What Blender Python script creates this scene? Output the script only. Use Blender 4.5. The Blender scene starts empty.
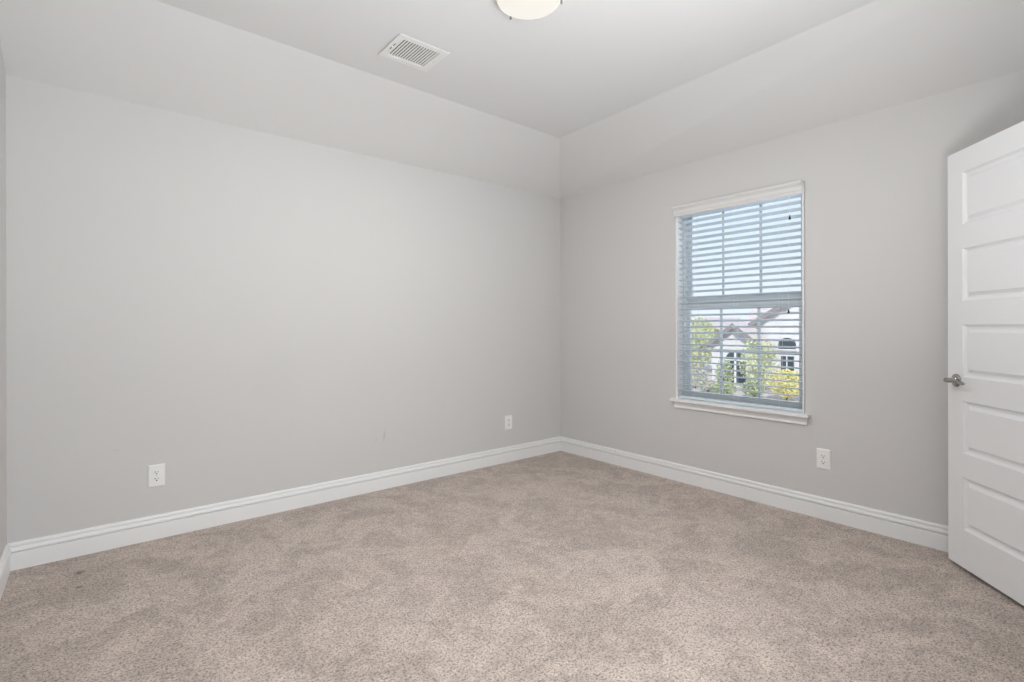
import bpy, bmesh, math, random
from mathutils import Vector, Matrix
random.seed(7)
S = bpy.context.scene
COL = S.collection
R = math.radians
PI = math.pi

# ------------------------------------------------------------------ camera
# room: corner of the back wall (y=0) and the window wall (x=0) is the origin; the room lies at x<0, y<0
YAW = 0.88212
cam = bpy.data.cameras.new('camera')
co = bpy.data.objects.new('camera', cam)
COL.objects.link(co)
co.location = (-3.494, -3.505, 1.193)
co.rotation_euler = (Matrix.Rotation(YAW - PI / 2, 4, 'Z') @ Matrix.Rotation(PI / 2, 4, 'X') @ Matrix.Rotation(R(-0.11), 4, 'Z')).to_euler()
cam.sensor_width = 36
cam.lens = 36 * 507.71 / 1024
cam.shift_y = -(341 - 327.3) / 1024
cam.clip_start = 0.01
cam.clip_end = 500
S.camera = co

# ------------------------------------------------------------------ world (daylight sky)
w = bpy.data.worlds.new('sky')
S.world = w
w.use_nodes = True
nt = w.node_tree
nt.nodes.clear()
wo = nt.nodes.new('ShaderNodeOutputWorld')
bg = nt.nodes.new('ShaderNodeBackground')
tc = nt.nodes.new('ShaderNodeTexCoord')
sx = nt.nodes.new('ShaderNodeSeparateXYZ')
rp = nt.nodes.new('ShaderNodeValToRGB')
nt.links.new(tc.outputs['Generated'], sx.inputs[0])
nt.links.new(sx.outputs['Z'], rp.inputs[0])
rp.color_ramp.elements[0].position = 0.0
rp.color_ramp.elements[0].color = (0.80, 0.88, 0.97, 1)
rp.color_ramp.elements[1].position = 0.75
rp.color_ramp.elements[1].color = (0.30, 0.50, 0.88, 1)
e = rp.color_ramp.elements.new(0.28)
e.color = (0.66, 0.82, 0.98, 1)
nt.links.new(rp.outputs[0], bg.inputs[0])
bg.inputs[1].default_value = 0.97
nt.links.new(bg.outputs[0], wo.inputs[0])

# ------------------------------------------------------------------ sun, and a fill lamp added outside the made-up rear window
sl = bpy.data.lights.new('sun', 'SUN')
sl.energy = 3.0
sl.angle = R(0.6)
sl.color = (1.0, 0.95, 0.88)
so = bpy.data.objects.new('sun', sl)
COL.objects.link(so)
so.rotation_euler = (R(50), 0, R(-62))          # high, from behind the house, shining on the fronts across the street

al = bpy.data.lights.new('rear_fill', 'AREA')
al.shape = 'RECTANGLE'
al.size = 1.75
al.size_y = 1.45
al.energy = 35
al.color = (0.95, 0.975, 1.0)
ao = bpy.data.objects.new('rear_fill', al)
COL.objects.link(ao)
ao.location = (-2.80, -4.95, 1.50)
ao.rotation_euler = (R(90), 0, 0)              # shines +y through the added rear window

S.view_settings.view_transform = 'Standard'
S.view_settings.look = 'None'
S.view_settings.gamma = 1
S.view_settings.use_curve_mapping = False
S.view_settings.exposure = 0.31
S.cycles.max_bounces = 12
S.cycles.diffuse_bounces = 8
S.cycles.transparent_max_bounces = 16
S.cycles.sample_clamp_indirect = 4


LAMP = 0.62            # the ceiling light is switched on

# added fill lamp without a visible source, brightening the ceiling from below
fl = bpy.data.lights.new('ceiling_fill', 'AREA')
fl.shape = 'DISK'
fl.size = 1.2
fl.energy = 45
fl.color = (0.97, 0.985, 1.0)
fo = bpy.data.objects.new('ceiling_fill', fl)
COL.objects.link(fo)
fo.location = (-2.35, -3.6, 0.9)
fo.rotation_euler = (R(180), 0, 0)             # points straight up


# and a second added fill lamp, unseen, lifting the walls and the door
kl = bpy.data.lights.new('room_fill', 'AREA')
kl.shape = 'RECTANGLE'
kl.size = 1.0
kl.size_y = 1.0
kl.energy = 19
kl.color = (0.97, 0.985, 1.0)
ko = bpy.data.objects.new('room_fill', kl)
COL.objects.link(ko)
ko.location = (-2.15, -3.95, 1.5)
ko.rotation_euler = (R(86), 0, R(-12))


# added lamp outside the blind window, boosting the sky light that enters there
bl_ = bpy.data.lights.new('blind_window_fill', 'AREA')
bl_.shape = 'RECTANGLE'
bl_.size = 1.0
bl_.size_y = 1.6
bl_.energy = 18
bl_.color = (0.86, 0.93, 1.0)
bo = bpy.data.objects.new('blind_window_fill', bl_)
COL.objects.link(bo)
bo.location = (0.95, -1.72, 2.0)
bo.rotation_euler = (R(62), 0, R(90))            # slanting down into the room


# ------------------------------------------------------------------ helpers
def tag(o, label=None, cat=None, group=None, kind=None):
    if label: o['label'] = label
    if cat: o['category'] = cat
    if group: o['group'] = group
    if kind: o['kind'] = kind
    return o


def obj(name, bm, m, parent=None, smooth=False, bevel=0, seg=2):
    me = bpy.data.meshes.new(name)
    bmesh.ops.recalc_face_normals(bm, faces=bm.faces)
    bm.to_mesh(me)
    bm.free()
    o = bpy.data.objects.new(name, me)
    COL.objects.link(o)
    if m is not None: me.materials.append(m)
    if parent: o.parent = parent
    if smooth:
        for p in me.polygons: p.use_smooth = True
    if bevel:
        b = o.modifiers.new('bevel', 'BEVEL')
        b.width = bevel
        b.segments = seg
        b.limit_method = 'ANGLE'
        b.angle_limit = R(40)
    return o


def empty(name, loc, rz=0):
    o = bpy.data.objects.new(name, None)
    COL.objects.link(o)
    o.location = loc
    o.rotation_euler = (0, 0, rz)
    o.empty_display_size = 0.05
    return o


def BM():
    return bmesh.new()


def box(bm, lo, hi, mat=None):
    vs = [bm.verts.new((x, y, z)) for x in (lo[0], hi[0]) for y in (lo[1], hi[1]) for z in (lo[2], hi[2])]
    for f in ((0, 1, 3, 2), (4, 6, 7, 5), (0, 4, 5, 1), (2, 3, 7, 6), (0, 2, 6, 4), (1, 5, 7, 3)):
        bm.faces.new([vs[i] for i in f])
    if mat is not None: bmesh.ops.transform(bm, matrix=mat, verts=vs)
    return vs


def prism(bm, poly, axis, a, b, mitre=(0, 0)):
    """extrude a closed 2-D profile (p, q) along an axis from a to b.
    axis 'x': p->y, q->z ; 'y': p->x, q->z ; 'z': p->x, q->y. mitre shifts the ends by k*|p|"""
    def pt(p, q, t, k):
        t = t + k * abs(p)
        return (t, p, q) if axis == 'x' else (p, t, q) if axis == 'y' else (p, q, t)
    A = [bm.verts.new(pt(p, q, a, mitre[0])) for p, q in poly]
    B = [bm.verts.new(pt(p, q, b, mitre[1])) for p, q in poly]
    n = len(poly)
    for i in range(n):
        bm.faces.new((A[i], A[(i + 1) % n], B[(i + 1) % n], B[i]))
    bm.faces.new(A)
    bm.faces.new(B[::-1])
    return A + B


def lathe(bm, prof, seg=32, mat=None):
    """prof: list of (r, z)"""
    rings = []
    vs = []
    for r, z in prof:
        if r < 1e-6:
            v = bm.verts.new((0, 0, z))
            rings.append([v])
            vs.append(v)
        else:
            g = [bm.verts.new((r * math.cos(2 * PI * i / seg), r * math.sin(2 * PI * i / seg), z)) for i in range(seg)]
            rings.append(g)
            vs += g
    for a, b in zip(rings, rings[1:]):
        for i in range(seg):
            j = (i + 1) % seg
            if len(a) == 1 and len(b) == 1: continue
            if len(a) == 1: bm.faces.new((a[0], b[i], b[j]))
            elif len(b) == 1: bm.faces.new((a[i], b[0], a[j]))
            else: bm.faces.new((a[i], b[i], b[j], a[j]))
    if mat is not None: bmesh.ops.transform(bm, matrix=mat, verts=vs)
    return vs


def tube(bm, pts, rad, seg=8, cap=True):
    """pts: 3-D points, rad: number, list or list of (ra, rb)"""
    pts = [Vector(p) for p in pts]
    rings = []
    up = Vector((0, 0, 1))
    for i, p in enumerate(pts):
        d = (pts[min(i + 1, len(pts) - 1)] - pts[max(i - 1, 0)]).normalized()
        u = up if abs(d.dot(up)) < 0.95 else Vector((1, 0, 0))
        a = d.cross(u).normalized()
        b = a.cross(d).normalized()
        r = rad[i] if isinstance(rad, (list, tuple)) else rad
        ra, rb = r if isinstance(r, (list, tuple)) else (r, r)
        rings.append([bm.verts.new(p + a * ra * math.cos(2 * PI * k / seg) + b * rb * math.sin(2 * PI * k / seg)) for k in range(seg)])
    for A, B in zip(rings, rings[1:]):
        for k in range(seg):
            bm.faces.new((A[k], A[(k + 1) % seg], B[(k + 1) % seg], B[k]))
    if cap:
        bm.faces.new(rings[0][::-1])
        bm.faces.new(rings[-1])


# ------------------------------------------------------------------ materials
def mat(name, col, rough=0.6, metal=0.0, spec=0.3, bump=None, emit=None, vary=None):
    m = bpy.data.materials.new(name)
    m.use_nodes = True
    n = m.node_tree
    b = n.nodes['Principled BSDF']
    b.inputs['Base Color'].default_value = (*col, 1)
    b.inputs['Roughness'].default_value = rough
    b.inputs['Metallic'].default_value = metal
    b.inputs['Specular IOR Level'].default_value = spec
    if emit:
        b.inputs['Emission Color'].default_value = (*emit[0], 1)
        b.inputs['Emission Strength'].default_value = emit[1]
    if bump or vary:
        tc = n.nodes.new('ShaderNodeTexCoord')
    if bump:
        sc, st, dist = bump
        no = n.nodes.new('ShaderNodeTexNoise')
        no.inputs['Scale'].default_value = sc
        no.inputs['Detail'].default_value = 3
        bu = n.nodes.new('ShaderNodeBump')
        bu.inputs['Strength'].default_value = st
        bu.inputs['Distance'].default_value = dist
        n.links.new(tc.outputs['Object'], no.inputs['Vector'])
        n.links.new(no.outputs['Fac'], bu.inputs['Height'])
        n.links.new(bu.outputs[0], b.inputs['Normal'])
    if vary:
        sc, col2 = vary
        no = n.nodes.new('ShaderNodeTexNoise')
        no.inputs['Scale'].default_value = sc
        no.inputs['Detail'].default_value = 4
        cr = n.nodes.new('ShaderNodeValToRGB')
        cr.color_ramp.elements[0].position = 0.35
        cr.color_ramp.elements[1].position = 0.65
        cr.color_ramp.elements[0].color = (*col, 1)
        cr.color_ramp.elements[1].color = (*col2, 1)
        n.links.new(tc.outputs['Object'], no.inputs['Vector'])
        n.links.new(no.outputs['Fac'], cr.inputs[0])
        n.links.new(cr.outputs[0], b.inputs['Base Color'])
    return m


def wall_mat():
    """greige orange-peel paint; a few faint rub marks low on the back wall"""
    m = mat('wall_paint', (0.604, 0.598, 0.590), 0.75, spec=0.15, bump=(140, 0.12, 0.0015))
    n = m.node_tree
    b = n.nodes['Principled BSDF']
    tc = n.nodes.new('ShaderNodeTexCoord')
    prev = None
    base = n.nodes.new('ShaderNodeRGB')
    base.outputs[0].default_value = (0.604, 0.598, 0.590, 1)
    prev = base.outputs[0]
    for (cx, cz, sx_, sz_, tilt, dk) in ((-1.836, 0.395, 0.012, 0.055, 0.12, 0.16), (-3.401, 0.527, 0.02, 0.006, 0, 0.10),
                                        (-1.90, 0.37, 0.015, 0.02, 0.0, 0.06), (-2.6, 0.9, 0.2, 0.25, 0.0, 0.012)):
        mp = n.nodes.new('ShaderNodeMapping')
        mp.vector_type = 'TEXTURE'
        mp.inputs['Location'].default_value = (cx, 0, cz)
        mp.inputs['Rotation'].default_value = (0, tilt, 0)
        mp.inputs['Scale'].default_value = (sx_, 0.05, sz_)
        gr = n.nodes.new('ShaderNodeTexGradient')
        gr.gradient_type = 'SPHERICAL'
        n.links.new(tc.outputs['Object'], mp.inputs[0])
        n.links.new(mp.outputs[0], gr.inputs[0])
        ml = n.nodes.new('ShaderNodeMath')
        ml.operation = 'MULTIPLY'
        ml.inputs[1].default_value = dk * 2
        n.links.new(gr.outputs['Fac'], ml.inputs[0])
        mx = n.nodes.new('ShaderNodeMix')
        mx.data_type = 'RGBA'
        mx.inputs['B'].default_value = (0.25, 0.235, 0.22, 1)
        n.links.new(ml.outputs[0], mx.inputs['Factor'])
        n.links.new(prev, mx.inputs['A'])
        prev = mx.outputs['Result']
    n.links.new(prev, b.inputs['Base Color'])
    return m


def carpet_mat():
    """cut pile: tuft-sized grain with patches where the pile was brushed the other way"""
    m = bpy.data.materials.new('carpet_pile')
    m.use_nodes = True
    n = m.node_tree
    L = n.links
    b = n.nodes['Principled BSDF']
    b.inputs['Roughness'].default_value = 0.95
    b.inputs['Specular IOR Level'].default_value = 0.05
    b.inputs['Sheen Weight'].default_value = 0.15
    b.inputs['Sheen Roughness'].default_value = 0.6
    tc = n.nodes.new('ShaderNodeTexCoord')

    def noise(scale, detail=3, rough=0.5, dist=0.0, vec=None):
        q = n.nodes.new('ShaderNodeTexNoise')
        q.inputs['Scale'].default_value = scale
        q.inputs['Detail'].default_value = detail
        q.inputs['Roughness'].default_value = rough
        q.inputs['Distortion'].default_value = dist
        L.new(vec or tc.outputs['Object'], q.inputs['Vector'])
        return q.outputs['Fac']

    def remap(v, a, c, lo, hi):
        q = n.nodes.new('ShaderNodeMapRange')
        q.interpolation_type = 'SMOOTHSTEP'
        q.inputs['From Min'].default_value = a
        q.inputs['From Max'].default_value = c
        q.inputs['To Min'].default_value = lo
        q.inputs['To Max'].default_value = hi
        L.new(v, q.inputs['Value'])
        return q.outputs['Result']

    def mul(a, c, op='MULTIPLY'):
        q = n.nodes.new('ShaderNodeMath')
        q.operation = op
        for i, v in enumerate((a, c)):
            if isinstance(v, (int, float)): q.inputs[i].default_value = v
            else: L.new(v, q.inputs[i])
        return q.outputs[0]

    patch = remap(noise(3.4, 4, 0.62, 0.9), 0.43, 0.57, 0.89, 1.06)
    patch2 = remap(noise(9.0, 4, 0.65, 1.2), 0.42, 0.58, 0.93, 1.05)
    tuft = mul(remap(noise(105, 2, 0.6), 0.34, 0.54, 0.52, 1.07), remap(noise(230, 1), 0.35, 0.6, 0.72, 1.1))
    clump = remap(noise(34, 3, 0.7, 0.5), 0.40, 0.60, 0.91, 1.05)
    f = mul(mul(patch, patch2), mul(tuft, clump))
    # two small dark specks near the left end of the back wall
    for (cx, cy, r) in ((-3.55, -0.25, 0.028), (-3.55, -0.43, 0.018), (-2.27, -0.37, 0.07)):
        mp = n.nodes.new('ShaderNodeMapping')
        mp.vector_type = 'TEXTURE'
        mp.inputs['Location'].default_value = (cx, cy, 0)
        mp.inputs['Scale'].default_value = (r, r * 1.1, 1)
        gr = n.nodes.new('ShaderNodeTexGradient')
        gr.gradient_type = 'SPHERICAL'
        L.new(tc.outputs['Object'], mp.inputs[0])
        L.new(mp.outputs[0], gr.inputs[0])
        q = mul(gr.outputs['Fac'], -0.7 if r < 0.05 else -0.22)
        f = mul(f, mul(q, 1.0, 'ADD'))
    tint = n.nodes.new('ShaderNodeValToRGB')
    tint.color_ramp.elements[0].position = 0.38
    tint.color_ramp.elements[1].position = 0.62
    tint.color_ramp.elements[0].color = (0.545, 0.457, 0.398, 1)
    tint.color_ramp.elements[1].color = (0.540, 0.457, 0.406, 1)
    L.new(noise(1.7, 2), tint.inputs[0])
    vm = n.nodes.new('ShaderNodeVectorMath')
    vm.operation = 'SCALE'
    L.new(tint.outputs[0], vm.inputs[0])
    L.new(f, vm.inputs['Scale'])
    L.new(vm.outputs[0], b.inputs['Base Color'])
    bu = n.nodes.new('ShaderNodeBump')
    bu.inputs['Strength'].default_value = 0.9
    bu.inputs['Distance'].default_value = 0.006
    # faint vacuum ridges running away from the back wall on the left
    wv = n.nodes.new('ShaderNodeTexWave')
    wv.inputs['Scale'].default_value = 3.2
    wv.inputs['Distortion'].default_value = 1.5
    wv.inputs['Detail'].default_value = 1
    L.new(tc.outputs['Object'], wv.inputs['Vector'])
    h = mul(mul(noise(100, 3, 0.7), mul(noise(40, 2), 0.8), 'ADD'), mul(wv.outputs['Fac'], 0.25), 'ADD')
    L.new(h, bu.inputs['Height'])
    L.new(bu.outputs[0], b.inputs['Normal'])
    return m


def glass_mat():
    m = bpy.data.materials.new('window_glass')
    m.use_nodes = True
    n = m.node_tree
    n.nodes.clear()
    o = n.nodes.new('ShaderNodeOutputMaterial')
    mx = n.nodes.new('ShaderNodeMixShader')
    tr = n.nodes.new('ShaderNodeBsdfTransparent')
    tr.inputs[0].default_value = (0.97, 0.975, 0.975, 1)
    gl = n.nodes.new('ShaderNodeBsdfGlossy')
    gl.inputs['Roughness'].default_value = 0.02
    fr = n.nodes.new('ShaderNodeFresnel')
    fr.inputs['IOR'].default_value = 1.35
    n.links.new(fr.outputs[0], mx.inputs[0])
    n.links.new(tr.outputs[0], mx.inputs[1])
    n.links.new(gl.outputs[0], mx.inputs[2])
    n.links.new(mx.outputs[0], o.inputs[0])
    return m


def rect_noise(name, c1, c2, scale):
    return mat(name, c1, 0.9, spec=0.1, vary=(scale, c2))


M = {
    'wall': wall_mat(),
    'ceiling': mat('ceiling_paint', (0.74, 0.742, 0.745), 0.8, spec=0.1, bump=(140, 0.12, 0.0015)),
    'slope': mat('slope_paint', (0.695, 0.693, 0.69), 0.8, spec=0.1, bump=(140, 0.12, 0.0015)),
    'trim': mat('trim_paint', (0.80, 0.805, 0.805), 0.35, spec=0.4),
    'door': mat('door_paint', (0.78, 0.788, 0.80), 0.33, spec=0.45),
    'carpet': carpet_mat(),
    'glass': glass_mat(),
    'vinyl': mat('window_vinyl', (0.58, 0.62, 0.64), 0.45, spec=0.4),  # blue-grey of the backlit frame is put into the base colour
    'blind': mat('blind_slat_backlit', (0.65, 0.72, 0.77), 0.4, spec=0.4),  # white slats, with their bluish backlit shade mixed into the colour
    'valance': mat('valance_dimmed', (0.70, 0.695, 0.69), 0.4, spec=0.4),  # white greyed down for the weaker light at the window head
    'cord': mat('cord_white', (0.80, 0.80, 0.78), 0.8),
    'tassel': mat('tassel_dark', (0.03, 0.03, 0.035), 0.5),
    'plate': mat('outlet_plastic', (0.82, 0.82, 0.80), 0.35, spec=0.45),
    'slot': mat('slot_dark', (0.03, 0.03, 0.03), 0.6),
    'screw': mat('painted_screw', (0.6, 0.6, 0.58), 0.4, 0.3),
    'vent': mat('vent_enamel', (0.80, 0.80, 0.79), 0.4, spec=0.4),
    'duct': mat('duct_shadow', (0.10, 0.10, 0.10), 0.8),
    'nickel': mat('satin_nickel', (0.40, 0.39, 0.37), 0.07, 1.0),
    'dome': mat('lit_frosted_glass', (0.18, 0.18, 0.17), 0.35, emit=((1.0, 0.955, 0.88), LAMP)),
    'stucco': mat('pale_stucco', (0.74, 0.74, 0.76), 0.9, spec=0.1, vary=(1.2, (0.68, 0.67, 0.67))),
    'roof': mat('tan_roof_tile', (0.66, 0.57, 0.54), 0.85, spec=0.1, vary=(3.0, (0.58, 0.49, 0.46))),
    'fascia': mat('taupe_fascia', (0.30, 0.27, 0.27), 0.8, spec=0.1),
    'darkglass': mat('dark_house_glass', (0.05, 0.07, 0.085), 0.12, spec=0.6),
    'whitetrim': mat('white_house_trim', (0.75, 0.77, 0.78), 0.6),
    'bark': mat('bark', (0.22, 0.17, 0.12), 0.9),
    'palo': mat('yellow_green_leaf', (0.72, 0.72, 0.40), 0.8, vary=(2.5, (0.50, 0.56, 0.30))),
    'green': mat('mid_green_leaf', (0.36, 0.44, 0.24), 0.8, vary=(2.5, (0.60, 0.62, 0.38))),
    'sage': mat('sage_leaf', (0.50, 0.52, 0.38), 0.8, vary=(2.5, (0.70, 0.66, 0.55))),
    'yellow': mat('yellow_flower_leaf', (0.90, 0.74, 0.28), 0.8, vary=(5, (0.60, 0.62, 0.25))),
    'gravel': mat('tan_gravel', (0.70, 0.62, 0.56), 0.95, spec=0.05, vary=(6, (0.50, 0.44, 0.40))),
    'street': mat('street_asphalt', (0.22, 0.22, 0.22), 0.9, spec=0.1),
    'grass': mat('lawn_grass', (0.34, 0.38, 0.18), 0.9, spec=0.1, vary=(8, (0.26, 0.32, 0.14))),
}

# ------------------------------------------------------------------ room shell
HW = 2.44          # wall height
HC = 2.74          # flat ceiling
INS = 0.548        # how far the sloped bands reach into the room
XL = -3.827        # left wall
T = 0.15
YD = -3.56         # partition that carries the open door
YR = -4.75         # rear wall, behind the camera
XR = -1.86         # return of the partition
XH = -0.02


def struct(name, bm, m, **k):
    o = obj(name, bm, m, **k)
    o['kind'] = 'structure'
    return o


b = BM(); box(b, (XL - T, YR - T, -0.12), (T, T, 0)); struct('floor', b, M['carpet'])
b = BM(); box(b, (XL - T, 0, 0), (T, T, HC + .1)); struct('wall_back', b, M['wall'])
b = BM(); box(b, (XL - T, YR - T, 0), (XL, 0, HC + .1)); struct('wall_left', b, M['wall'])
# window wall with its opening
WY0, WY1, WZ0, WZ1 = -2.190, -1.267, 0.636, 2.118
b = BM()
def ring4(x, y0, y1, z0, z1): return [b.verts.new(p) for p in ((x, y0, z0), (x, y1, z0), (x, y1, z1), (x, y0, z1))]
oi, ii = ring4(0, YR - T, T, -.05, HC + .1), ring4(0, WY0, WY1, WZ0 - .001, WZ1)
oo, io = ring4(T, YR - T, T, -.05, HC + .1), ring4(T, WY0, WY1, WZ0 - .001, WZ1)
for A, B in ((oi, ii), (oo, io), (oi, oo), (ii, io)):
    for i in range(4): b.faces.new((A[i], A[(i + 1) % 4], B[(i + 1) % 4], B[i]))
struct('wall_right', b, M['wall'], bevel=.011, seg=4)
# partition with the doorway, its return, and the rear wall with an added window for the fill lamp (all beside or behind the camera)
DX1, DX0 = -0.775, -1.655
b = BM()
box(b, (DX1, YD - .11, 0), (0, YD, HC + .1)); box(b, (XR, YD - .11, 0), (DX0, YD, HC + .1)); box(b, (DX0, YD - .11, 2.075), (DX1, YD, HC + .1))
struct('wall_front', b, M['wall'])
b = BM(); box(b, (XR - .0, YR, 0), (XR + .11, YD - .11, HC + .1)); struct('wall_return', b, M['wall'])
RX0, RX1, RZ0, RZ1 = -3.62, -2.02, 0.70, 2.15
b = BM()
box(b, (XL, YR - T, 0), (RX0, YR, HC + .1)); box(b, (RX1, YR - T, 0), (0, YR, HC + .1))
box(b, (RX0, YR - T, 0), (RX1, YR, RZ0)); box(b, (RX0, YR - T, RZ1), (RX1, YR, HC + .1))
struct('wall_rear', b, M['wall'])
# ceiling: flat tray plus two sloped bands meeting in a hip
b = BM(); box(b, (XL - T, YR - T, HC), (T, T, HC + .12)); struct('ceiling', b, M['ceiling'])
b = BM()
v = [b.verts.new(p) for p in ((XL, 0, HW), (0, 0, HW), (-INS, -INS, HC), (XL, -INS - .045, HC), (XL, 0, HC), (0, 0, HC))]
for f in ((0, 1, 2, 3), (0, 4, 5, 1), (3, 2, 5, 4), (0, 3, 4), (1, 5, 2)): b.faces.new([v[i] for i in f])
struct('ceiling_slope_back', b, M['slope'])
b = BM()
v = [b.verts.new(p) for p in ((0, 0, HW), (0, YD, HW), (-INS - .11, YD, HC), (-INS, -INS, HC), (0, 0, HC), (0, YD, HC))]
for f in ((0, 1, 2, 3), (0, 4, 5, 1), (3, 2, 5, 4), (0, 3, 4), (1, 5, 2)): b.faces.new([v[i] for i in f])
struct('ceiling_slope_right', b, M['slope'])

# baseboards
BP = [(0, 0), (-.014, 0), (-.014, .084), (-.0125, .0865), (-.005, .088), (-.005, .0925), (-.0165, .0935), (-.0175, .097), (-.0165, .104),
      (-.0135, .111), (-.0100, .1145), (-.0050, .1155), (-.0050, .1185), (-.0110, .1195), (-.0110, .123), (-.009, .129), (-.005, .133), (0, .1345)]
b = BM(); prism(b, BP, 'x', XL, 0, (1, -1)); struct('baseboard_back', b, M['trim'])
b = BM(); prism(b, BP, 'y', YD, 0, (1, -1)); struct('baseboard_right', b, M['trim'])
b = BM(); prism(b, [(-p + XL, q) for p, q in BP], 'y', YR, -.015); struct('baseboard_left', b, M['trim'])
b = BM(); prism(b, [(-p + YD, q) for p, q in BP], 'x', DX1 + .07, -.015); struct('baseboard_front', b, M['trim'])


# ------------------------------------------------------------------ window in the right wall
def make_window(root, ylo, yhi, zlo, zhi, axis='x', x0=0.06, grid=True):
    """double-hung vinyl window built in local axes: depth +x, width y"""
    fd = .045
    def rim(b, y0, y1, z0, z1, xa, xb, wl, wb, wt):
        box(b, (xa, y0, z0), (xb, y0 + wl, z1)); box(b, (xa, y1 - wl, z0), (xb, y1, z1))
        box(b, (xa, y0 + wl, z0), (xb, y1 - wl, z0 + wb)); box(b, (xa, y0 + wl, z1 - wt), (xb, y1 - wl, z1))
    b = BM(); rim(b, ylo, yhi, zlo, zhi, x0 + .02, x0 + .088, .034, .034, .034)
    obj('frame', b, M['vinyl'], root, bevel=.002)
    mid = 1.365 if grid else (zlo + zhi) / 2
    a0, a1 = ylo + .030, yhi - .034
    for nm, z0, z1, xa, wb, wt in (('upper_sash', mid, zhi - .03, x0 + .058, .050, .034), ('lower_sash', zlo + .034, mid + .004, x0 + .026, .022, .042)):
        b = BM(); rim(b, a0, a1, z0, z1, xa, xa + .028, .034, wb, wt)
        s = obj(nm, b, M['vinyl'], root, bevel=.002)
        g0, g1, h0, h1 = a0 + .034, a1 - .034, z0 + wb, z1 - wt
        b = BM()
        cy = (g0 + g1) / 2 + .009
        dy = .138 if grid else (g1 - g0) / 6
        for yy in (cy - dy, cy + dy): box(b, (xa + .009, yy - .0085, h0), (xa + .019, yy + .0085, h1))
        hz = (h0 + h1) / 2 - (.020 if grid and nm == 'upper_sash' else -.008 if grid else 0)
        for ya, yb in ((g0, cy - dy - .0085), (cy - dy + .0085, cy + dy - .0085), (cy + dy + .0085, g1)):
            if nm == 'upper_sash' and grid: continue
            box(b, (xa + .009, ya, hz - .0085), (xa + .019, yb, hz + .0085))
        obj('muntin_grid', b, M['vinyl'], s)
        b = BM(); box(b, (xa + .012, g0 - .004, h0 - .004), (xa + .016, g1 + .004, h1 + .004)); obj('pane', b, M['glass'], s)


wr = empty('window_1', (0, 0, 0)); wr['kind'] = 'structure'
make_window(wr, WY0, WY1, WZ0 + .004, WZ1)
# stool with horns and the moulded apron under it
b = BM()
box(b, (-.045, WY0 - .040, WZ0 - .016), (0, WY1 + .030, WZ0 + .004))
box(b, (0, WY0 + .001, WZ0 - .0005), (.08, WY1 - .001, WZ0 + .004))
obj('window_sill', b, M['trim'], wr, bevel=.005, seg=3)
b = BM()
box(b, (-.004, WY0, WZ0 + .004), (.08, WY0 + .010, WZ1)); box(b, (-.004, WY1 - .011, WZ0 + .004), (.08, WY1, WZ1)); box(b, (-.004, WY0 + .010, WZ1 - .012), (.08, WY1 - .011, WZ1))
obj('jamb_lining', b, M['trim'], wr, bevel=.002)
b = BM()
AP = [(0, -.068), (-.010, -.068), (-.014, -.064), (-.014, -.058), (-.011, -.054), (-.013, -.040), (-.019, -.026), (-.028, -.017), (-.030, -.012), (-.030, -.016 + .001), (0, -.015)]
AP = [(0, -.068), (-.012, -.068), (-.016, -.063), (-.015, -.056), (-.011, -.052), (-.012, -.040), (-.018, -.027), (-.028, -.018), (-.029, -.0155), (0, -.0155)]
prism(b, [(p, q + WZ0) for p, q in AP], 'y', WY0 - .020, WY1 + .008)
obj('apron', b, M['trim'], wr)

# unseen window added behind the camera to let the fill lamp in (no blind)
w2 = empty('window_added', (0, YR, 0), -PI / 2); w2['kind'] = 'structure'
make_window(w2, RX0, RX1, RZ0, RZ1, grid=False)

# ------------------------------------------------------------------ blind
bl = empty('window_blind', (0, 0, 0))
tag(bl, 'white horizontal slat blind hanging lowered with open slats in the window', 'blind')
y0, y1 = WY0 + .016, WY1 - .016
b = BM(); box(b, (.004, y0, 2.062), (.056, y1, 2.112)); obj('headrail', b, M['blind'], bl, bevel=.003)
VP = [(.002, 2.045), (-.012, 2.045), (-.016, 2.050), (-.016, 2.060), (-.020, 2.066), (-.021, 2.088), (-.026, 2.096), (-.036, 2.104), (-.040, 2.110), (-.040, 2.119), (-.036, 2.122), (.002, 2.122)]
b = BM()
prism(b, [(p - .002, q) for p, q in VP], 'y', WY0 + .002, WY1 + .008)
obj('valance', b, M['valance'], bl)
tilt = R(14)
b = BM()
k0 = int((1.017 - .690) / .0448); k1 = int((2.05 - 1.017) / .0448)
prof = []
for s in (-1, -.5, 0, .5, 1): prof.append((s * .025, .0014 + (1 - s * s) * .0012))
for s in (1, .5, 0, -.5, -1): prof.append((s * .025, -.0014 + (1 - s * s) * .0012))
slatz = []
for k in range(-k0, k1 + 1):
    z = 1.0145 + k * .0448
    slatz.append(z)
    pp = []
    for px, pz in prof:
        X = px * math.cos(tilt) + pz * math.sin(tilt)
        Z = -px * math.sin(tilt) + pz * math.cos(tilt)
        pp.append((.031 + X, z + Z))
    prism(b, pp, 'y', y0, y1)
obj('slats', b, M['blind'], bl)
b = BM(); box(b, (.006, y0, .642), (.056, y1, .660)); obj('bottom_rail', b, M['blind'], bl, bevel=.004)
for yy in (y0 + .14, (y0 + y1) / 2, y1 - .14):
    b = BM()
    for xx in (.0045, .0575): tube(b, [(xx, yy, .66), (xx, yy, 2.07)], .0009, 5)
    obj('ladder_cord', b, M['cord'], bl)
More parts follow.
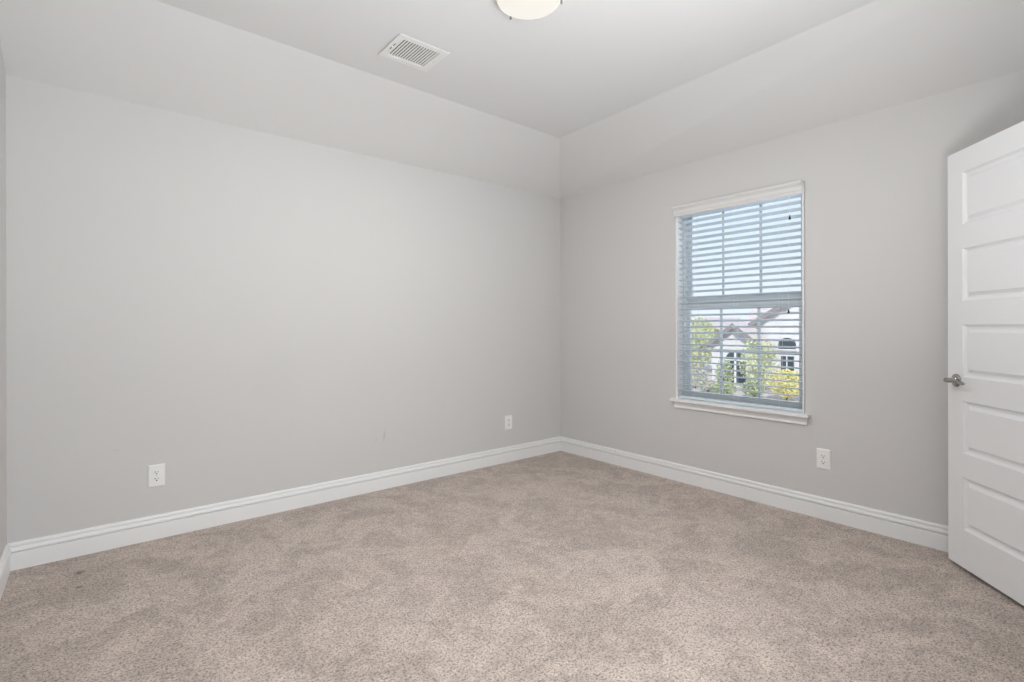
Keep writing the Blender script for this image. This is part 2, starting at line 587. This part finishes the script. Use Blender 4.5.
for (yy, zt, mt, nm) in ((-2.106, 1.905, 'tassel', 'tilt_cord'), (-2.098, 1.295, 'tassel', 'tilt_cord'), (-1.345, 1.215, 'cord', 'lift_cord')):
    b = BM(); tube(b, [(-.004, yy, zt), (-.004, yy, 2.065)], .0010, 5)
    c = obj(nm, b, M['cord'], bl)
    b = BM(); lathe(b, [(0, .012), (.003, .012), (.0045, .004), (.0075, -.012), (.0075, -.015), (0, -.015)], 12, Matrix.Translation((-.004, yy, zt)))
    t = obj('tassel', b, M[mt], c, smooth=False)


# ------------------------------------------------------------------ outlets
def outlet(label, loc, rz):
    """duplex receptacle; local axes: plate in x-z, facing -y"""
    r = empty('electrical_outlet', loc, rz)
    tag(r, label, 'outlet', 'white duplex outlets on the walls')
    w_, h_ = .040, .0625
    b = BM()
    lo = [b.verts.new((sx * w_, 0, sz * h_)) for sx, sz in ((-1, -1), (1, -1), (1, 1), (-1, 1))]
    md = [b.verts.new((sx * w_, -.003, sz * h_)) for sx, sz in ((-1, -1), (1, -1), (1, 1), (-1, 1))]
    hi = [b.verts.new((sx * (w_ - .005), -.0065, sz * (h_ - .005))) for sx, sz in ((-1, -1), (1, -1), (1, 1), (-1, 1))]
    for A, B in ((lo, md), (md, hi)):
        for i in range(4): b.faces.new((A[i], A[(i + 1) % 4], B[(i + 1) % 4], B[i]))
    b.faces.new(hi); b.faces.new(lo)
    obj('plate', b, M['plate'], r)
    for cz in (.0195, -.0195):
        b = BM()
        pts = []
        for i in range(24):
            a = 2 * PI * i / 24
            pts.append((.0172 * math.cos(a), cz + max(-.0125, min(.0125, .0172 * math.sin(a)))))
        A = [b.verts.new((x, -.0065, z)) for x, z in pts]; B = [b.verts.new((x * .96, -.0085, cz + (z - cz) * .96)) for x, z in pts]
        for i in range(24): b.faces.new((A[i], A[(i + 1) % 24], B[(i + 1) % 24], B[i]))
        b.faces.new(B)
        f = obj('receptacle', b, M['plate'], r)
        b = BM()
        box(b, (-.0085, -.0089, cz - .001), (-.0055, -.0080, cz + .0085)); box(b, (.0055, -.0089, cz), (.008, -.0080, cz + .0075))
        lathe(b, [(0, 0), (.0036, 0), (.0036, .0009), (0, .0009)], 10, Matrix.Translation((0, -.0080, cz - .007)) @ Matrix.Rotation(PI / 2, 4, 'X'))
        obj('slots', b, M['slot'], f)
    b = BM(); lathe(b, [(0, 0), (.0032, 0), (.0028, .0012), (0, .0014)], 12, Matrix.Translation((0, -.0065, 0)) @ Matrix.Rotation(PI / 2, 4, 'X'))
    obj('screw', b, M['screw'], r)


outlet('white outlet with two sockets on the widest wall near the left edge', (-3.222, 0, .357), 0)
outlet('small white outlet plate on the left wall close to the far room corner', (-.652, 0, .349), 0)
outlet('white outlet with two sockets on the wall below the right end of the window', (0, -2.301, .372), -PI / 2)

# ------------------------------------------------------------------ ceiling vent
vr = empty('ceiling_vent', (-2.103, -.952, HC))
tag(vr, 'white rectangular metal air register with parallel louvres set in the ceiling', 'vent')
fx, fy, ox, oy = .152, .133, .108, .094
b = BM()
rings = []
for (ax, ay, z) in ((fx - .012, fy - .012, 0), (fx - .012, fy - .012, -.007), (fx, fy, -.007), (fx, fy, -.0095), (fx - .003, fy - .003, -.011), (ox + .004, oy + .004, -.011), (ox, oy, -.008), (ox, oy, .0)):
    rings.append([b.verts.new((sx * ax, sy * ay, z)) for sx, sy in ((-1, -1), (1, -1), (1, 1), (-1, 1))])
for A, B in zip(rings, rings[1:]):
    for i in range(4): b.faces.new((A[i], A[(i + 1) % 4], B[(i + 1) % 4], B[i]))
obj('frame', b, M['vent'], vr)
b = BM(); box(b, (-ox, -oy, -.0012), (ox, oy, -.0002)); obj('backing', b, M['duct'], vr)
b = BM()
n = 13
for i in range(n):
    x = -ox + .012 + (2 * ox - .022) * i / (n - 1)
    vs = box(b, (-.0042, -oy, -.0006), (.0042, oy, .0006), Matrix.Translation((x, 0, -.0070)) @ Matrix.Rotation(R(22), 4, 'Y'))
obj('louvres', b, M['vent'], vr)
b = BM(); box(b, (-.132, -.034, -.0118), (-.128, .034, -.0108)); obj('lever_slot', b, M['slot'], vr)
b = BM(); box(b, (-.138, -.006, -.018), (-.122, .001, -.0112)); obj('damper_lever', b, M['vent'], vr, bevel=.001)
for xx in (-.128, .128):
    b = BM(); lathe(b, [(0, 0), (.0035, 0), (.003, -.0012), (0, -.0015)], 10, Matrix.Translation((xx, .06 if xx < 0 else 0, -.011))); obj('screw', b, M['screw'], vr)

# ------------------------------------------------------------------ ceiling light
lr = empty('ceiling_light', (-1.938, -1.741, HC))
tag(lr, 'round flush ceiling light with glowing frosted white glass bowl', 'ceiling light')
b = BM(); lathe(b, [(0, 0), (.152, 0), (.156, -.004), (.156, -.020), (.151, -.024), (0, -.024)], 48); obj('pan', b, M['plate'], lr, smooth=False)
b = BM()
rr, hh = .148, .027
lathe(b, [(rr, -.024)] + [(rr * math.cos(t), -.024 - .006 - hh * math.sin(t) * .93) for t in [PI / 2 * k / 12 for k in range(0, 12)]] + [(0, -.030 - hh * .93)], 48)
obj('glass_bowl', b, M['dome'], lr, smooth=True)
for k in range(3):
    a = R(84 + 120 * k)
    b = BM(); box(b, (-.006, -.004, -.044), (.003, .004, -.016), Matrix.Rotation(a, 4, 'Z') @ Matrix.Translation((.154, 0, 0)))
    obj('clip', b, M['nickel'], lr, bevel=.001)

ll = bpy.data.lights.new('lamp_light', 'AREA')
ll.shape = 'DISK'
ll.size = .12
ll.energy = 15.5
ll.color = (1.0, .985, .965)
lo_ = bpy.data.objects.new('lamp_light', ll)
COL.objects.link(lo_)
lo_.parent = lr
lo_.location = (0, 0, -.0595)

# ------------------------------------------------------------------ open door
ang = math.atan2(.331, .303)
dd = Vector((-.303, -.331))
FE = Vector((-.162, -2.924))                # free edge of the visible face
du = Vector((-.737, -.675)); dn = Vector((-.675, .737))
DW, DT, DZ0, DZ1 = .864, .035, .022, 2.052
# local frame: x along the leaf from the free edge to the hinge, y = towards the visible face
DM = Matrix(((du.x, dn.x, 0, FE.x), (du.y, dn.y, 0, FE.y), (0, 0, 1, 0), (0, 0, 0, 1)))
dr = empty('door_1', (0, 0, 0))
dr.matrix_world = DM
dr['kind'] = 'structure'
tag(dr, 'white five-panel interior door standing open into the room', 'door')
b = BM()
px0, px1 = .100, DW - .100
PH, PR, PB = .2535, .1167, .2076
pz = [(PB + i * (PH + PR), PB + i * (PH + PR) + PH) for i in range(5)]


def door_face(bm, y, s):
    """moulded face at depth y, outward direction s: stiles, rails and raised panels in one skin"""
    def rect(x0, x1, z0, z1, d): return [(x0, y - s * d, z0), (x1, y - s * d, z0), (x1, y - s * d, z1), (x0, y - s * d, z1)]
    def quad(p): return bm.faces.new([bm.verts.new(q) for q in p])
    quad(rect(0, px0, DZ0, DZ1, 0)); quad(rect(px1, DW, DZ0, DZ1, 0))
    zs = [DZ0] + [q for p in pz for q in p] + [DZ1]
    for i in range(0, len(zs), 2): quad(rect(px0, px1, zs[i], zs[i + 1], 0))
    for z0, z1 in pz:
        steps = [(0, 0), (.002, .004), (.011, .0115), (.015, .0125), (.022, .0125), (.035, .0035), (.038, .001)]
        rs = [[bm.verts.new(q) for q in rect(px0 + t, px1 - t, z0 + t, z1 - t, d)] for t, d in steps]
        for A, B in zip(rs, rs[1:]):
            for i in range(4): bm.faces.new((A[i], A[(i + 1) % 4], B[(i + 1) % 4], B[i]))
        bm.faces.new(rs[-1])


door_face(b, 0, 1); door_face(b, -DT, -1)
for p in (((0, 0, DZ0), (0, -DT, DZ0), (0, -DT, DZ1), (0, 0, DZ1)), ((DW, 0, DZ0), (DW, -DT, DZ0), (DW, -DT, DZ1), (DW, 0, DZ1)),
          ((0, 0, DZ0), (DW, 0, DZ0), (DW, -DT, DZ0), (0, -DT, DZ0)), ((0, 0, DZ1), (DW, 0, DZ1), (DW, -DT, DZ1), (0, -DT, DZ1))):
    b.faces.new([b.verts.new(q) for q in p])
bmesh.ops.remove_doubles(b, verts=b.verts, dist=1e-5)
obj('leaf', b, M['door'], dr)
HX, HZ = .060, .927
for s in (1, -1):
    y = 0 if s > 0 else -DT
    rot = Matrix.Translation((HX, y, HZ)) @ Matrix.Rotation(-s * PI / 2, 4, 'X')
    hd = empty('door_handle', (0, 0, 0)); hd.parent = dr
    hd['label'] = 'satin nickel lever handle'
    b = BM(); lathe(b, [(0, 0), (.0315, 0), (.0325, .003), (.031, .006), (.027, .0085), (.018, .0105), (.014, .013), (.013, .025), (.0125, .038), (0, .040)], 32, rot)
    obj('rose', b, M['nickel'], hd, smooth=True)
    b = BM()
    pts = []; rad = []
    for t, dz, dy, ra, rb in ((-.016, .000, .050, .004, .006), (-.012, .000, .050, .010, .011), (0, .0005, .052, .0125, .0125), (.014, .001, .052, .010, .011), (.03, .001, .049, .007, .009),
                              (.05, -.001, .046, .006, .0085), (.075, -.004, .045, .0055, .008), (.098, -.006, .046, .005, .0075), (.108, -.0065, .047, .003, .005)):
        pts.append((HX + t, y + s * (dy - .008), HZ + dz)); rad.append((ra, rb))
    tube(b, pts, rad, 14)
    obj('lever', b, M['nickel'], hd, smooth=True)
b = BM(); box(b, (-.0012, -DT / 2 - .0125, HZ - .028), (.0008, -DT / 2 + .0125, HZ + .028)); obj('latch_plate', b, M['nickel'], dr)
for hz in (.25, 1.04, 1.84):
    b = BM(); lathe(b, [(0, 0), (.007, 0), (.007, .088), (0, .088)], 12, Matrix.Translation((DW + .006, -DT - .004, hz)))
    box(b, (DW - .001, -DT, hz), (DW + .003, -.004, hz + .088))
    obj('hinge', b, M['nickel'], dr)
# casing and jamb of the doorway
b = BM()
for xa, xb in ((DX0 - .062, DX0 + .004), (DX1 - .004, DX1 + .062)): box(b, (xa, YD, 0), (xb, YD + .016, 2.13))
box(b, (DX0 + .004, YD, 2.071), (DX1 - .004, YD + .016, 2.13))
struct('trim_1', b, M['trim'], bevel=.004)

# ------------------------------------------------------------------ what lies outside the window
GZ = -3.05
b = BM(); box(b, (0.6, -70, GZ - .3), (120, 90, GZ)); struct('ground', b, M['gravel'])
b = BM(); box(b, (17.0, -70, GZ), (25.5, 90, GZ + .02)); struct('street', b, M['street'])


def leaves(bm, c, r, n, size, rnd, flat=1.0):
    for _ in range(n):
        while True:
            d = Vector((rnd.uniform(-1, 1), rnd.uniform(-1, 1), rnd.uniform(-1, 1)))
            if .25 < d.length < 1: break
        p = Vector(c) + Vector((d.x * r[0], d.y * r[1], d.z * r[2] * flat))
        a = Vector((rnd.gauss(0, 1), rnd.gauss(0, 1), rnd.gauss(0, 1))).normalized()
        q = a.cross(Vector((rnd.gauss(0, 1), rnd.gauss(0, 1), rnd.gauss(0, 1)))).normalized()
        s = size * rnd.uniform(.6, 1.3)
        vs = [bm.verts.new(p + a * s * i + q * s * .45 * j) for i, j in ((-1, 0), (-.1, -1), (1, 0), (-.1, 1))]
        bm.faces.new(vs)


def tree(name, x, y, h, r, m, label, seed, n=1500, size=.16, cat='tree', group=None):
    rnd = random.Random(seed)
    t = empty(name, (x, y, GZ))
    tag(t, label, cat, group)
    b = BM()
    nb = 6
    tube(b, [(0, 0, 0), (.05, .03, h * .25), (0, .05, h * .5)], [.13, .10, .08], 8)
    tips = []
    for i in range(nb):
        a = 2 * PI * i / nb + rnd.uniform(-.3, .3)
        tip = Vector((math.cos(a) * r * .6, math.sin(a) * r * .6, h * rnd.uniform(.62, .85)))
        tips.append(tip)
        tube(b, [(0.02, .04, h * .3), tip * .5 + Vector((0, 0, h * .2)), tip], [.07, .045, .02], 6)
    obj('trunk', b, M['bark'], t)
    b = BM()
    for tip in tips: leaves(b, tip, (r * .55, r * .55, h * .20), n // (nb + 2), size, rnd)
    leaves(b, (0, 0, h * .80), (r * .7, r * .7, h * .22), n // 4, size, rnd)
    obj('crown', b, M[m], t)


def shrub(x, y, r, h, m, label, seed, n=260, size=.09, group=None, name='shrub'):
    rnd = random.Random(seed)
    t = empty(name, (x, y, GZ))
    tag(t, label, 'tree' if h > 4 else 'shrub', group)
    b = BM()
    for i in range(7):
        a = 2 * PI * i / 7
        tube(b, [(0, 0, 0), (math.cos(a) * r * .5, math.sin(a) * r * .5, h * .7)], [.02, .01], 5)
    obj('stems', b, M['bark'], t)
    b = BM(); leaves(b, (0, 0, h * .58), (r, r, h * .5), n, size, rnd); obj('foliage', b, M[m], t)


def arch_poly(yc, z0, zs, wd, n=10):
    """outline of an arched opening: springing at zs, width wd"""
    p = [(yc - wd / 2, z0), (yc + wd / 2, z0), (yc + wd / 2, zs)]
    for i in range(1, n): a = PI * i / n; p.append((yc + wd / 2 * math.cos(a), zs + wd * .42 * math.sin(a)))
    p.append((yc - wd / 2, zs))
    return p


def arched_window(parent, xf, yc, z0, zs, wd, mull=True):
    b = BM()
    pr = arch_poly(yc, z0, zs, wd)
    A = [b.verts.new((xf - .05, y, z)) for y, z in pr]; B = [b.verts.new((xf + .02, y, z)) for y, z in pr]
    for i in range(len(pr)): b.faces.new((A[i], A[(i + 1) % len(pr)], B[(i + 1) % len(pr)], B[i]))
    b.faces.new(A); b.faces.new(B)
    f = obj('window', b, M['darkglass'], parent)
    b = BM()
    box(b, (xf - .09, yc - wd / 2 - .07, z0 - .1), (xf + .0, yc + wd / 2 + .07, z0))
    if mull:
        box(b, (xf - .08, yc - wd / 2, zs - .06), (xf - .04, yc + wd / 2, zs + .02)); box(b, (xf - .08, yc - .08, z0), (xf - .04, yc + .08, zs + wd * .40))
    obj('window_trim', b, M['whitetrim'], f)


def gable_house(label, xf, yc, halfw, z_eave, z_peak, depth, wins, over=.45, group=None):
    """front gable faces -x at x = xf, ridge runs along +x"""
    t = empty('house', (xf, yc, GZ))
    tag(t, label, 'house', group)
    b = BM()
    pr = [(-halfw, 0), (halfw, 0), (halfw, z_eave - GZ), (0, z_peak - GZ), (-halfw, z_eave - GZ)]
    prism(b, [(p, q) for p, q in pr], 'x', 0, depth)
    obj('walls', b, M['stucco'], t)
    sl_ = (z_peak - z_eave) / halfw
    for s in (-1, 1):
        b = BM()
        e_ = halfw + over
        prism(b, [(0, z_peak - GZ + .02), (s * e_, z_eave - GZ - over * sl_ + .02), (s * e_, z_eave - GZ - over * sl_ + .20), (0, z_peak - GZ + .22)], 'x', -over, depth + over)
        obj('roof_slope', b, M['roof'], t)
        b = BM()
        prism(b, [(0, z_peak - GZ - .16), (s * e_, z_eave - GZ - over * sl_ - .16), (s * e_, z_eave - GZ - over * sl_ + .20), (0, z_peak - GZ + .22)], 'x', -over - .06, -over)
        obj('fascia', b, M['fascia'], t)
    for (y, z0, zs, wd, ml) in wins:
        arched_window(t, 0, y - yc, z0 - GZ, zs - GZ, wd, ml)
    return t


# house straight across: wing with the small gable, and the bigger gable set to its right
gable_house('white stucco house wing with small gable over a wide arched window', 31.5, 14.18, 1.75, -.04, 1.24, 1.1,
            [(14.15, -2.75, -1.13, 1.45, True)], over=.4)
t = gable_house('large white stucco house with tan roof and broad gable at the right', 33.6, 9.6, 4.1, 1.46, 3.93, 14.0,
            [(11.55, -.35, -.05, 1.15, False), (8.6, -.8, .3, 1.1, True)], over=.4)
b = BM(); box(b, (-.12, 11.10 - 9.6, -2.35 - GZ), (.02, 11.90 - 9.6, -.85 - GZ)); q = obj('window', b, M['darkglass'], t)
b = BM(); box(b, (-.16, 11.48 - 9.6, -2.35 - GZ), (-.11, 11.55 - 9.6, -.85 - GZ)); box(b, (-.16, 11.10 - 9.6, -1.62 - GZ), (-.11, 11.48 - 9.6, -1.55 - GZ)); box(b, (-.16, 11.55 - 9.6, -1.62 - GZ), (-.11, 11.90 - 9.6, -1.55 - GZ)); obj('window_trim', b, M['whitetrim'], q)
# the long tan roof of the same block between the gables
t = empty('house', (37.5, 14.9, GZ)); tag(t, 'long white house body under the tan roof rising behind the small gable', 'house')
b = BM(); box(b, (0, -.5, 0), (7.5, 2.0, 2.9)); obj('walls', b, M['stucco'], t)
b = BM(); prism(b, [(-.5, 2.75), (3.8, 6.05), (8.0, 2.75), (8.0, 2.95), (3.8, 6.25), (-.5, 2.95)], 'y', -.5, 2.4); obj('roof', b, M['roof'], t)
# a farther house to the left
gable_house('distant low house with tan roof peeking left of the small gable', 46.0, 25.2, 3.0, .25, 2.0, 8.0, [(25.6, -1.5, -.4, .9, True)])
gable_house('neighbouring pale house standing beyond the right edge of the window view', 34.0, -8.0, 6.2, -.2, 3.2, 12.0, [(-5.5, -2.4, -.9, 1.2, True), (-9.5, -2.4, -.9, 1.2, True)])

sp = [(27.2, 9.0, 1.0, 1.7, 'yellow', 'shrub covered in yellow flowers at the right end of the window view', 1300),
      (29.2, 11.5, 1.15, 3.4, 'palo', 'tall airy yellow-green shrub between the two gabled house fronts', 1700),
      (28.6, 13.45, .62, 2.0, 'green', 'upright green shrub growing in front of the wide arched window', 800),
      (26.4, 15.1, .70, .9, 'sage', 'lowest sage shrub at the left end of the planted strip', 700),
      (28.7, 15.6, .85, 1.4, 'sage', 'larger grey-green shrub against the small gable wing', 800),
      (26.9, 13.65, .68, .9, 'sage', 'low grey-green shrub in front of the upright green one', 700),
      (26.2, 12.15, .68, .85, 'green', 'low green shrub nearest the street, right of the arched window', 700),
      (26.9, 10.75, .68, 1.0, 'green', 'green shrub at the foot of the tall yellow-green one', 700),
      (29.2, 17.6, .9, 1.4, 'palo', 'yellow-green shrub at far left of the planted strip', 800),
      (40.0, 22.4, 2.3, 4.9, 'palo', 'big rounded yellow-green tree crown behind, left of the small gable', 2600)]
for i, (x, y, r, h, m_, lb, n_) in enumerate(sp):
    big = h > 4
    shrub(x, y, r, h, m_, lb, 20 + i, n=n_, size=.16 if big else .09, group=None if big else 'shrubs across the street', name='leafy_tree' if big else 'shrub')
